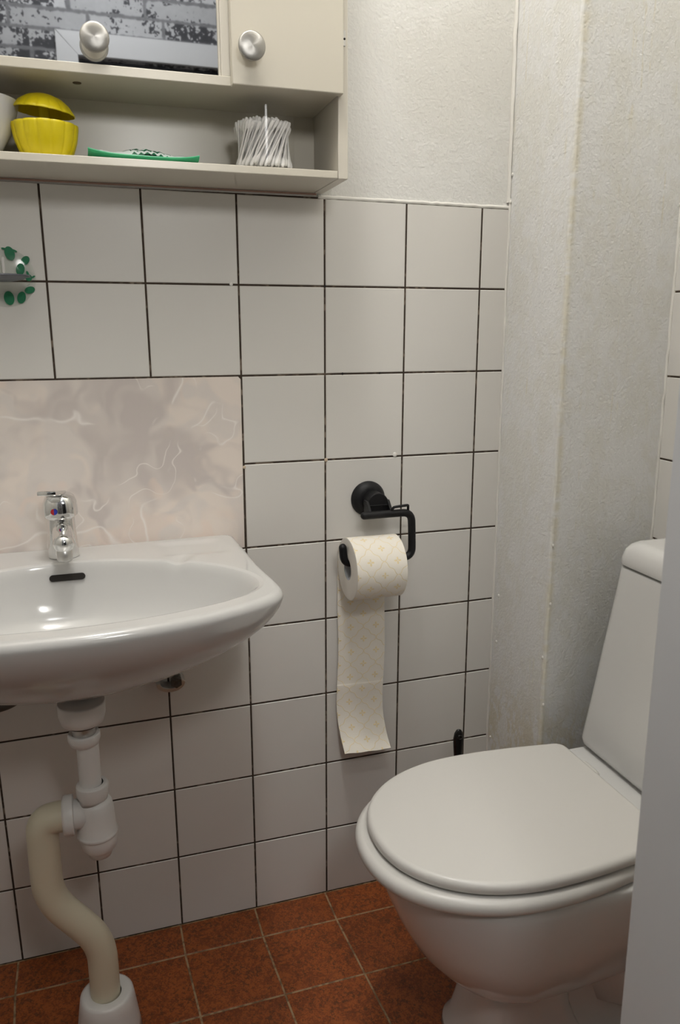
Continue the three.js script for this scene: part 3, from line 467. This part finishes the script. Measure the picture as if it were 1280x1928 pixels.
// clear jar of cotton swabs
{
  const cx = -0.121, cz = 0.083, R = 0.0475;
  const j = mesh('swab_jar', lathe([[0, 0.0015], [R - 0.001, 0.0015], [R, 0.003], [R, 0.087]], 64), M.clear); j.position.set(cx, SH, cz); tag(j, 'clear plastic jar holding cotton swabs on the shelf', 'jar');
  const L = 0.073, sw = lathe([[0, 0], [0.0019, 0.0008], [0.0029, 0.004], [0.0028, 0.010], [0.0016, 0.0155], [0.0014, 0.018], [0.0014, L - 0.018], [0.0016, L - 0.0155], [0.0028, L - 0.010], [0.0029, L - 0.004], [0.0019, L - 0.0008], [0, L]], 10);
  const r = rng(2024); let made = 0, tries = 0; const B = [];
  while (made < 150 && tries++ < 9000) {
    const a = r() * Math.PI * 2, q = Math.sqrt(r()) * 0.042; const bx = q * Math.cos(a), bz = q * Math.sin(a); const ta = a - 0.75 - 0.25 * r(), tq = q * (0.92 + 0.14 * r());
    let tx = tq * Math.cos(ta) + (r() - 0.5) * 0.008, tz = tq * Math.sin(ta) + (r() - 0.5) * 0.008;
    if (Math.hypot(tx, tz) > 0.0435) { const k = 0.0435 / Math.hypot(tx, tz); tx *= k; tz *= k; }
    let ok = true; for (const [x, z, X, Z] of B) if (Math.hypot(x - bx, z - bz) < 0.0042 || Math.hypot(X - tx, Z - tz) < 0.004) { ok = false; break; } if (!ok) continue; B.push([bx, bz, tx, tz]);
    const m = mesh('cotton_swab', sw, M.cotton); const d = Math.hypot(tx - bx, tz - bz), h = Math.sqrt(L * L - d * d); const dir = V3(tx - bx, h, tz - bz).normalize();
    m.position.set(cx + bx, SH + 0.0035 + 0.004 * r(), cz + bz); m.quaternion.setFromUnitVectors(V3(0, 1, 0), dir); tag(m, 'white cotton swab in the clear jar on the shelf', 'cotton swab', 'cotton swabs in the clear jar'); made++;
  }
}
// suction soap dish with a cactus print
{
  const g = thing('soap_dish', 'clear round suction soap dish with green cactus print', 'soap dish', [-0.516, 1.2265, 0]);
  mesh('suction_disc', lathe([[0, 0.0075], [0.02, 0.006], [0.036, 0.0035], [0.0445, 0.0012], [0.0445, 0.0004], [0, 0.0004]], 64).rotateX(Math.PI / 2), new THREE.MeshPhysicalMaterial({ color: lin(0.97, 0.98, 0.97), transmission: 1, thickness: 0, roughness: 0.12, ior: 1.4 }), g);
  const leaf = (x, y, rx, ry, rot) => { const s = new THREE.Shape(); s.absellipse(0, 0, rx, ry, 0, Math.PI * 2); const e = new THREE.ExtrudeGeometry(s, { depth: 0.0003, bevelEnabled: false, curveSegments: 20 }); const m = mesh('cactus_print', e, M.greenPrint, g); const rr = Math.hypot(x, y); m.position.set(x, y, 0.0088 - 0.0066 * Math.min(1, rr / 0.0445)); m.rotation.z = rot; };
  leaf(0.0102, 0.0355, 0.0072, 0.0105, 0.25); leaf(0.003, 0.042, 0.0045, 0.0016, -0.3); leaf(0.0165, 0.040, 0.0048, 0.0015, -0.35); leaf(0.0235, 0.012, 0.0062, 0.0092, -0.25); leaf(0.0315, 0.0255, 0.0055, 0.0078, -0.75); leaf(0.0345, 0.0000, 0.005, 0.005, 0); leaf(0.0335, 0.0062, 0.0018, 0.004, 0.3); leaf(0.0415, 0.0015, 0.003, 0.0014, 0.5); leaf(0.0345, -0.0185, 0.0078, 0.0052, 0.3); leaf(0.0215, -0.030, 0.0062, 0.0092, -0.3); leaf(0.0035, -0.031, 0.0075, 0.0105, 0.1); leaf(-0.012, 0.002, 0.008, 0.006, 0.2); leaf(-0.024, 0.022, 0.008, 0.01, 0.6); leaf(-0.022, -0.025, 0.008, 0.009, -0.5); leaf(0.0005, 0.0005, 0.004, 0.005, 0);
  mesh('post', lathe([[0.0024, 0], [0.0024, 0.026], [0.001, 0.028], [0, 0.028]], 14).translate(0, 0.002, 0.011), M.pvc, g);
  // dish: a shallow half saucer standing out from the disc
  const dp = [[0, 0.004], [0.02, 0.0035], [0.04, 0.001], [0.052, -0.0035], [0.056, -0.003], [0.054, -0.0055], [0.04, -0.0045], [0.02, -0.006], [0, -0.006]].map(([r, y]) => [r, -y - 0.004]); const dg = lathe(dp, 56); dg.scale(0.72, 1, 0.72);
  mesh('dish', dg, M.dish, g).position.set(0, -0.001, 0.052);
  mesh('dish_rim', lathe([[0.0335, -0.0105], [0.0375, -0.0085], [0.0385, -0.0075], [0.0365, -0.0095], [0.0335, -0.0105]], 56), M.clear, g).position.set(0, -0.004, 0.05);
}
// ---------------------------------------------------------------- paper holder and roll
{
  const g = thing('paper_holder', 'black plastic toilet paper holder on a suction cup', 'paper holder', [0.082, 0.836, 0]);
  mesh('suction_cup', lathe([[0, 0.016], [0.02, 0.016], [0.027, 0.0125], [0.031, 0.008], [0.0335, 0.003], [0.0335, 0.0006], [0, 0.0006]], 56).rotateX(Math.PI / 2), M.black, g);
  mesh('hub', lathe([[0, 0.046], [0.0185, 0.046], [0.0205, 0.0445], [0.0205, 0.015], [0, 0.014]], 48).rotateX(Math.PI / 2).translate(0.004, -0.002, 0), M.black, g);
  mesh('cover_ridge', rbox(-0.017, 0.0245, -0.006, -0.003, 0.0455, 0.0478, 0.0008), M.black, g);
  const lugs = []; for (const s of [-1, 1]) { const sh = new THREE.Shape(); sh.moveTo(0, 0.004); sh.lineTo(0.012, 0.004); sh.lineTo(0.031, -0.014); sh.lineTo(0.031, -0.02); sh.lineTo(0, -0.02); sh.closePath(); const e = new THREE.ExtrudeGeometry(sh, { depth: 0.004, bevelEnabled: true, bevelSize: 0.0005, bevelThickness: 0.0005, bevelSegments: 1 }); e.rotateY(-Math.PI / 2); e.translate(0.004 + s * 0.0205 + 0.002, 0.0, 0.032); lugs.push(e); }
  lugs.forEach(e => mesh('lug', e, M.black, g));
  const bar = bent([[-0.028, -0.018, 0.061], [0.064, -0.018, 0.061], [0.0655, -0.102, 0.0635], [-0.068, -0.1035, 0.0645], [-0.0705, -0.073, 0.0645]], 0.018, 8);
  mesh('rail', capTube(bar, 0.0071, 160, 16), M.black, g);
  const hook = bent([[0.023, -0.014, 0.061], [0.027, -0.005, 0.066], [0.055, -0.003, 0.066], [0.057, -0.014, 0.061]], 0.002, 3); mesh('clip_loop', capTube(hook, 0.0024, 60, 8), M.black, g);

  const r = thing('toilet_roll', 'white toilet roll with pale yellow flower pattern and hanging sheet', 'toilet roll', [0.068, 0.7215, 0.0645]);
  const R = 0.0575, Rc = 0.0205, W = 0.048; const rp = [[Rc, -W], [R - 0.002, -W], [R, -W + 0.0012], [R, W - 0.0012], [R - 0.002, W], [Rc, W]];
  const cyl = new THREE.CylinderGeometry(R, R, 2 * W - 0.002, 96, 1, true); { const uv = cyl.attributes.uv; for (let i = 0; i < uv.count; i++) uv.setXY(i, uv.getX(i) * 2 * Math.PI * R * (0.363 / 0.3613), uv.getY(i) * 2 * W); } cyl.rotateZ(-Math.PI / 2);
  mesh('paper', cyl, M.tissue, r);
  for (const s of [-1, 1]) mesh('paper_end', lathe([[Rc, s * (W - 0.0004)], [0.03, s * (W + 0.0003)], [0.045, s * (W - 0.0002)], [R - 0.0012, s * W], [R, s * (W - 0.001)]], 80).rotateZ(-Math.PI / 2), M.tissueSide, r);
  mesh('core', lathe([[Rc, -W + 0.0005], [Rc, W - 0.0005], [Rc - 0.0008, W - 0.0006], [Rc - 0.0008, -W + 0.0006], [Rc, -W + 0.0005]], 48).rotateZ(-Math.PI / 2), M.core, r);
  // sheet: leaves the roll at the wall side, hangs and curls out at its end
  const path = []; for (let i = 0; i <= 6; i++) { const a = Math.PI * 0.62 + i / 6 * Math.PI * 0.38; path.push([(R + 0.0004) * Math.sin(a - Math.PI / 2 + Math.PI) * -1 * 0 + (R + 0.0004) * Math.cos(Math.PI - (Math.PI - a)), 0]); }
  const c = new THREE.CatmullRomCurve3([V3(0, 0.04, -0.0415), V3(0, 0.02, -0.0545), V3(0, -0.005, -0.0582), V3(0, -0.06, -0.0585), V3(0, -0.12, -0.0575), V3(0, -0.19, -0.0575), V3(0, -0.255, -0.0560), V3(0, -0.258, -0.0552), V3(0, -0.30, -0.0545), V3(0, -0.335, -0.049), V3(0, -0.365, -0.036), V3(0, -0.3855, -0.018)]).getPoints(110);
  const rows = [], uvs = []; let len = 0; c.forEach((p, j) => { if (j) len += p.distanceTo(c[j - 1]); const row = []; for (let i = 0; i <= 12; i++) { const u = i / 12; const k = sm(0, -0.36, p.y); row.push([-W + u * 2 * W - 0.002 * k + 0.003 * k * Math.sin(3 * p.y * 9), p.y + (1 - u) * 0.004 * k + 0.0006 * Math.sin(u * 60 + j) * (j === c.length - 1 ? 1 : 0), p.z + 0.002 * Math.sin(u * 3.1) * k]); uvs.push(u * 2 * W, -len); } rows.push(row); });
  const sg = rings(rows, { closeU: false }); sg.setAttribute('uv', new THREE.Float32BufferAttribute(uvs, 2)); mesh('hanging_sheet', sg, M.tissue, r);
}
// ---------------------------------------------------------------- toilet
const ZT = 0.4195;
{
  const g = thing('toilet', 'white porcelain toilet with closed lid and low cistern', 'toilet', [0.2, 0, ZT]); const OX = 0.2; const N = 160;
  // plan outline: rounded front at xf, widest (hw) at xm, half width hb at the back xb with corner radius
  const outline = (xf, xm, xb, hw, hb, rc, n = N, pw = 2.15) => {
    const half = []; const m = 60; // from back middle to front middle along +z
    half.push([xb, 0]); const cz = hb - rc; for (let i = 0; i <= 8; i++) { const a = i / 8 * Math.PI / 2; half.push([xb - rc + rc * Math.cos(a), cz + rc * Math.sin(a)]); }
    for (let i = 1; i < 14; i++) { const t = i / 14; const x = (xb - rc) + (xm - (xb - rc)) * t; const z = hb + (hw - hb) * Math.sin(t * Math.PI / 2); half.push([x, z]); }
    for (let i = 0; i <= m; i++) { const a = i / m * Math.PI / 2; half.push([xm - (xm - xf) * Math.pow(Math.sin(a), 2 / pw), hw * Math.pow(Math.max(0, Math.cos(a)), 2 / pw)]); }
    const full = [...half, ...half.slice(1, -1).reverse().map(([x, z]) => [x, -z])]; const L = [0]; for (let i = 1; i <= full.length; i++) { const a = full[i - 1], b = full[i % full.length]; L.push(L[i - 1] + Math.hypot(b[0] - a[0], b[1] - a[1])); }
    const res = []; let k = 0; for (let i = 0; i < n; i++) { const s = i / n * L[L.length - 1]; while (L[k + 1] < s) k++; const t = (s - L[k]) / (L[k + 1] - L[k] || 1); const a = full[k], b = full[(k + 1) % full.length]; res.push([a[0] + (b[0] - a[0]) * t, a[1] + (b[1] - a[1]) * t]); } return res;
  };
  const inset = (o, d) => { const n = o.length; return o.map((p, i) => { const a = o[(i + n - 1) % n], b = o[(i + 1) % n]; const tx = b[0] - a[0], tz = b[1] - a[1], l = Math.hypot(tx, tz) || 1; return [p[0] - tz / l * d, p[1] + tx / l * d]; }); };
  const R3 = (o, y) => o.map(([x, z]) => [x - OX, y, z]);
  const sgn = (() => { const o = outline(0, 0.2, 0.4, 0.17, 0.15, 0.03); const q = inset(o, 0.01); return Math.abs(q[5][1]) < Math.abs(o[5][1]) || q[0][0] < o[0][0] ? 1 : -1; })(); // direction of the inside
  const slab = (o, y0, y1, r, dome = 0) => { const list = []; const s = 6; for (let i = 0; i <= s; i++) { const a = -Math.PI / 2 + i / s * Math.PI / 2; list.push(R3(inset(o, sgn * r * (1 - Math.cos(a))), y0 + r + r * Math.sin(a))); } for (let i = 0; i <= s; i++) { const a = i / s * Math.PI / 2; list.push(R3(inset(o, sgn * r * (1 - Math.cos(a))), y1 - r + r * Math.sin(a))); } if (dome) { const oi = inset(o, sgn * r); const mx = (Math.min(...oi.map(p => p[0])) + Math.max(...oi.map(p => p[0]))) / 2; for (const k of [0.9, 0.7, 0.4, 0.1]) list.push(R3(oi.map(([x, z]) => [mx + (x - mx) * k, z * k]), y1 + dome * (1 - k * k))); } return rings(list, { capStart: true, capEnd: true }); };
  // loft sections of the bowl and foot: [y, xf, xm, xb, hw, hb, rc]
  const sec = [[0.118, 0.155, 0.24, 0.44, 0.035, 0.05, 0.03], [0.126, 0.132, 0.21, 0.455, 0.056, 0.058, 0.03], [0.138, 0.110, 0.19, 0.46, 0.074, 0.066, 0.03], [0.153, 0.086, 0.18, 0.465, 0.090, 0.074, 0.03], [0.172, 0.060, 0.175, 0.468, 0.105, 0.082, 0.03], [0.198, 0.035, 0.17, 0.47, 0.120, 0.092, 0.035], [0.23, 0.010, 0.165, 0.475, 0.135, 0.105, 0.04], [0.27, -0.011, 0.16, 0.50, 0.147, 0.122, 0.045], [0.31, -0.028, 0.155, 0.54, 0.155, 0.14, 0.05], [0.34, -0.039, 0.15, 0.56, 0.160, 0.155, 0.05], [0.362, -0.046, 0.15, 0.57, 0.163, 0.162, 0.045], [0.377, -0.049, 0.15, 0.572, 0.164, 0.165, 0.04], [0.384, -0.045, 0.15, 0.57, 0.160, 0.163, 0.04]];
  const foot = [[0.0, 0.083, 0.15, 0.30, 0.088, 0.088, 0.03], [0.012, 0.085, 0.15, 0.298, 0.086, 0.086, 0.03], [0.03, 0.094, 0.155, 0.29, 0.076, 0.076, 0.03], [0.06, 0.101, 0.155, 0.275, 0.070, 0.070, 0.03], [0.09, 0.107, 0.16, 0.265, 0.066, 0.066, 0.03], [0.12, 0.113, 0.165, 0.262, 0.064, 0.064, 0.03], [0.16, 0.120, 0.17, 0.262, 0.062, 0.062, 0.03]];
  const blist = sec.map(s => R3(outline(...s.slice(1)), s[0])); const bowl = rings(blist, { capStart: true, capEnd: true });
  const fixN = geo => { const p = geo.attributes.position, ix = geo.index.array; let v = 0; const a = V3(), b = V3(), c = V3(); for (let i = 0; i < ix.length; i += 3) { a.fromBufferAttribute(p, ix[i]); b.fromBufferAttribute(p, ix[i + 1]); c.fromBufferAttribute(p, ix[i + 2]); v += a.dot(b.cross(c)); } if (v < 0) { for (let i = 0; i < ix.length; i += 3) { const q = ix[i]; ix[i] = ix[i + 1]; ix[i + 1] = q; } geo.computeVertexNormals(); } return geo; };
  mesh('bowl', fixN(bowl), M.porcelain, g); mesh('pedestal', fixN(rings(foot.map(s => R3(outline(...s.slice(1), N, 3.2), s[0])), { capStart: true, capEnd: true })), M.porcelain, g);
  mesh('rear_web', fixN(rings([[0.0, 0.22, 0.30, 0.50, 0.070, 0.07, 0.03], [0.02, 0.22, 0.30, 0.498, 0.062, 0.062, 0.03], [0.06, 0.22, 0.30, 0.49, 0.050, 0.052, 0.03], [0.12, 0.22, 0.30, 0.48, 0.047, 0.05, 0.03], [0.17, 0.22, 0.30, 0.475, 0.055, 0.056, 0.03], [0.21, 0.22, 0.30, 0.47, 0.075, 0.072, 0.03]].map(s => R3(outline(...s.slice(1), N, 3), s[0])), { capStart: true, capEnd: true })), M.porcelain, g);
  mesh('base_plate', fixN(slab(outline(0.22, 0.27, 0.50, 0.100, 0.098, 0.03, N, 3), 0.0, 0.022, 0.008)), M.porcelain, g);
  mesh('trapway', fixN(rings([[0.345, 0.30, 0.05, 0.075], [0.335, 0.24, 0.05, 0.082], [0.325, 0.17, 0.05, 0.080], [0.35, 0.10, 0.055, 0.078], [0.42, 0.06, 0.055, 0.078], [0.48, 0.05, 0.05, 0.078]].map(([x, y, r, hz]) => [...Array(40)].map((_, i) => { const t = i / 40 * Math.PI * 2; return [x - OX + r * 0.8 * Math.cos(t), y + r * 0.55 * Math.cos(t), hz * Math.sin(t)]; })), { capStart: true, capEnd: true })), M.porcelain, g);
  mesh('rear_deck', fixN(slab(outline(0.33, 0.38, 0.575, 0.166, 0.166, 0.03, N, 4), 0.36, 0.4015, 0.007)), M.porcelain, g);
  const boltG = lathe([[0, 0.016], [0.006, 0.014], [0.008, 0.008], [0.008, 0], [0, 0]], 20); for (const s of [-1, 1]) mesh('bolt_cap', boltG, M.hole, g).position.set(0.33 - OX, 0.021, s * 0.09);
  mesh('seat', fixN(slab(outline(-0.076, 0.15, 0.352, 0.1725, 0.150, 0.035), 0.3835, 0.4095, 0.0115)), M.seat, g);
  const lid = mesh('lid', fixN(slab(outline(-0.0575, 0.152, 0.3535, 0.1655, 0.149, 0.022), 0.4112, 0.431, 0.0088, 0.0015)), M.seat, g);
  for (const s of [-1, 1]) { const h = mesh('hinge', new THREE.CapsuleGeometry(0.008, 0.03, 6, 16).rotateX(Math.PI / 2), M.seat, g); h.position.set(0.362 - OX, 0.412, s * 0.075); }
  // cistern: leaning front, narrowing upward
  const rect = (x0, x1, h, r) => { const pts = []; const q = (cx, cz, a0) => { for (let i = 0; i <= 8; i++) { const a = a0 + i / 8 * Math.PI / 2; pts.push([cx + r * Math.cos(a), cz + r * Math.sin(a)]); } }; q(x1 - r, h - r, 0); q(x0 + r, h - r, Math.PI / 2); q(x0 + r, -h + r, Math.PI); q(x1 - r, -h + r, Math.PI * 1.5); return pts; };
  const tk = [[0.4045, 0.413, 0.585, 0.163, 0.018], [0.412, 0.4055, 0.588, 0.169, 0.018], [0.422, 0.404, 0.588, 0.171, 0.018], [0.5, 0.4145, 0.588, 0.1675, 0.02], [0.6, 0.427, 0.588, 0.163, 0.022], [0.7, 0.4395, 0.588, 0.1575, 0.024], [0.7455, 0.445, 0.588, 0.155, 0.024], [0.7475, 0.4475, 0.587, 0.1525, 0.024]];
  mesh('cistern', fixN(rings(tk.map(([y, x0, x1, h, r]) => rect(x0, x1, h, r).map(([x, z]) => [x - OX, y, z])), { capStart: true, capEnd: true })), M.porcelain, g);
  mesh('gasket', fixN(rings([[0.398, 0.414, 0.582, 0.158, 0.016], [0.407, 0.414, 0.582, 0.158, 0.016]].map(([y, x0, x1, h, r]) => rect(x0, x1, h, r).map(([x, z]) => [x - OX, y, z])), { capStart: true, capEnd: true })), M.porcelain, g);
  const ld = [[0.7475, 0.4535, 0.584, 0.147, 0.022], [0.7505, 0.4535, 0.584, 0.147, 0.022], [0.7507, 0.4455, 0.588, 0.155, 0.026], [0.753, 0.4435, 0.59, 0.157, 0.026], [0.765, 0.4445, 0.59, 0.1565, 0.026], [0.778, 0.4485, 0.59, 0.154, 0.026], [0.786, 0.4545, 0.588, 0.149, 0.026], [0.7905, 0.463, 0.584, 0.142, 0.026], [0.792, 0.474, 0.576, 0.132, 0.024]];
  mesh('cistern_lid', fixN(rings(ld.map(([y, x0, x1, h, r]) => rect(x0, x1, h, r).map(([x, z]) => [x - OX, y, z])), { capStart: true, capEnd: true })), M.porcelain, g);
}
// toilet brush behind the bowl
{
  const g = thing('toilet_brush', 'black toilet brush handle sticking up behind the toilet lid', 'toilet brush', [0.24, 0, 0.095]);
  mesh('holder', lathe([[0, 0], [0.045, 0], [0.048, 0.004], [0.043, 0.12], [0.041, 0.125], [0.039, 0.12], [0.043, 0.008], [0, 0.008]]), M.blackGloss, g);
  const prof = [[0.14, 0.007, 0.007], [0.25, 0.007, 0.006], [0.32, 0.0085, 0.006], [0.345, 0.0105, 0.006], [0.362, 0.0112, 0.006], [0.373, 0.009, 0.005], [0.379, 0.005, 0.0035], [0.3805, 0.0008, 0.0008]];
  mesh('handle', rings([[0.01, 0.005, 0.005], ...prof].map(([y, a, b]) => [...Array(28)].map((_, i) => { const t = -i / 28 * Math.PI * 2; return [a * Math.cos(t), y, b * Math.sin(t)]; })), { capStart: true, capEnd: true }), M.blackGloss, g);
  const eye = mesh('hanging_eye', new THREE.TorusGeometry(0.0042, 0.0014, 10, 24), M.blackGloss, g); eye.position.set(0, 0.3655, 0.0058);
}
renderer.render(scene, camera);
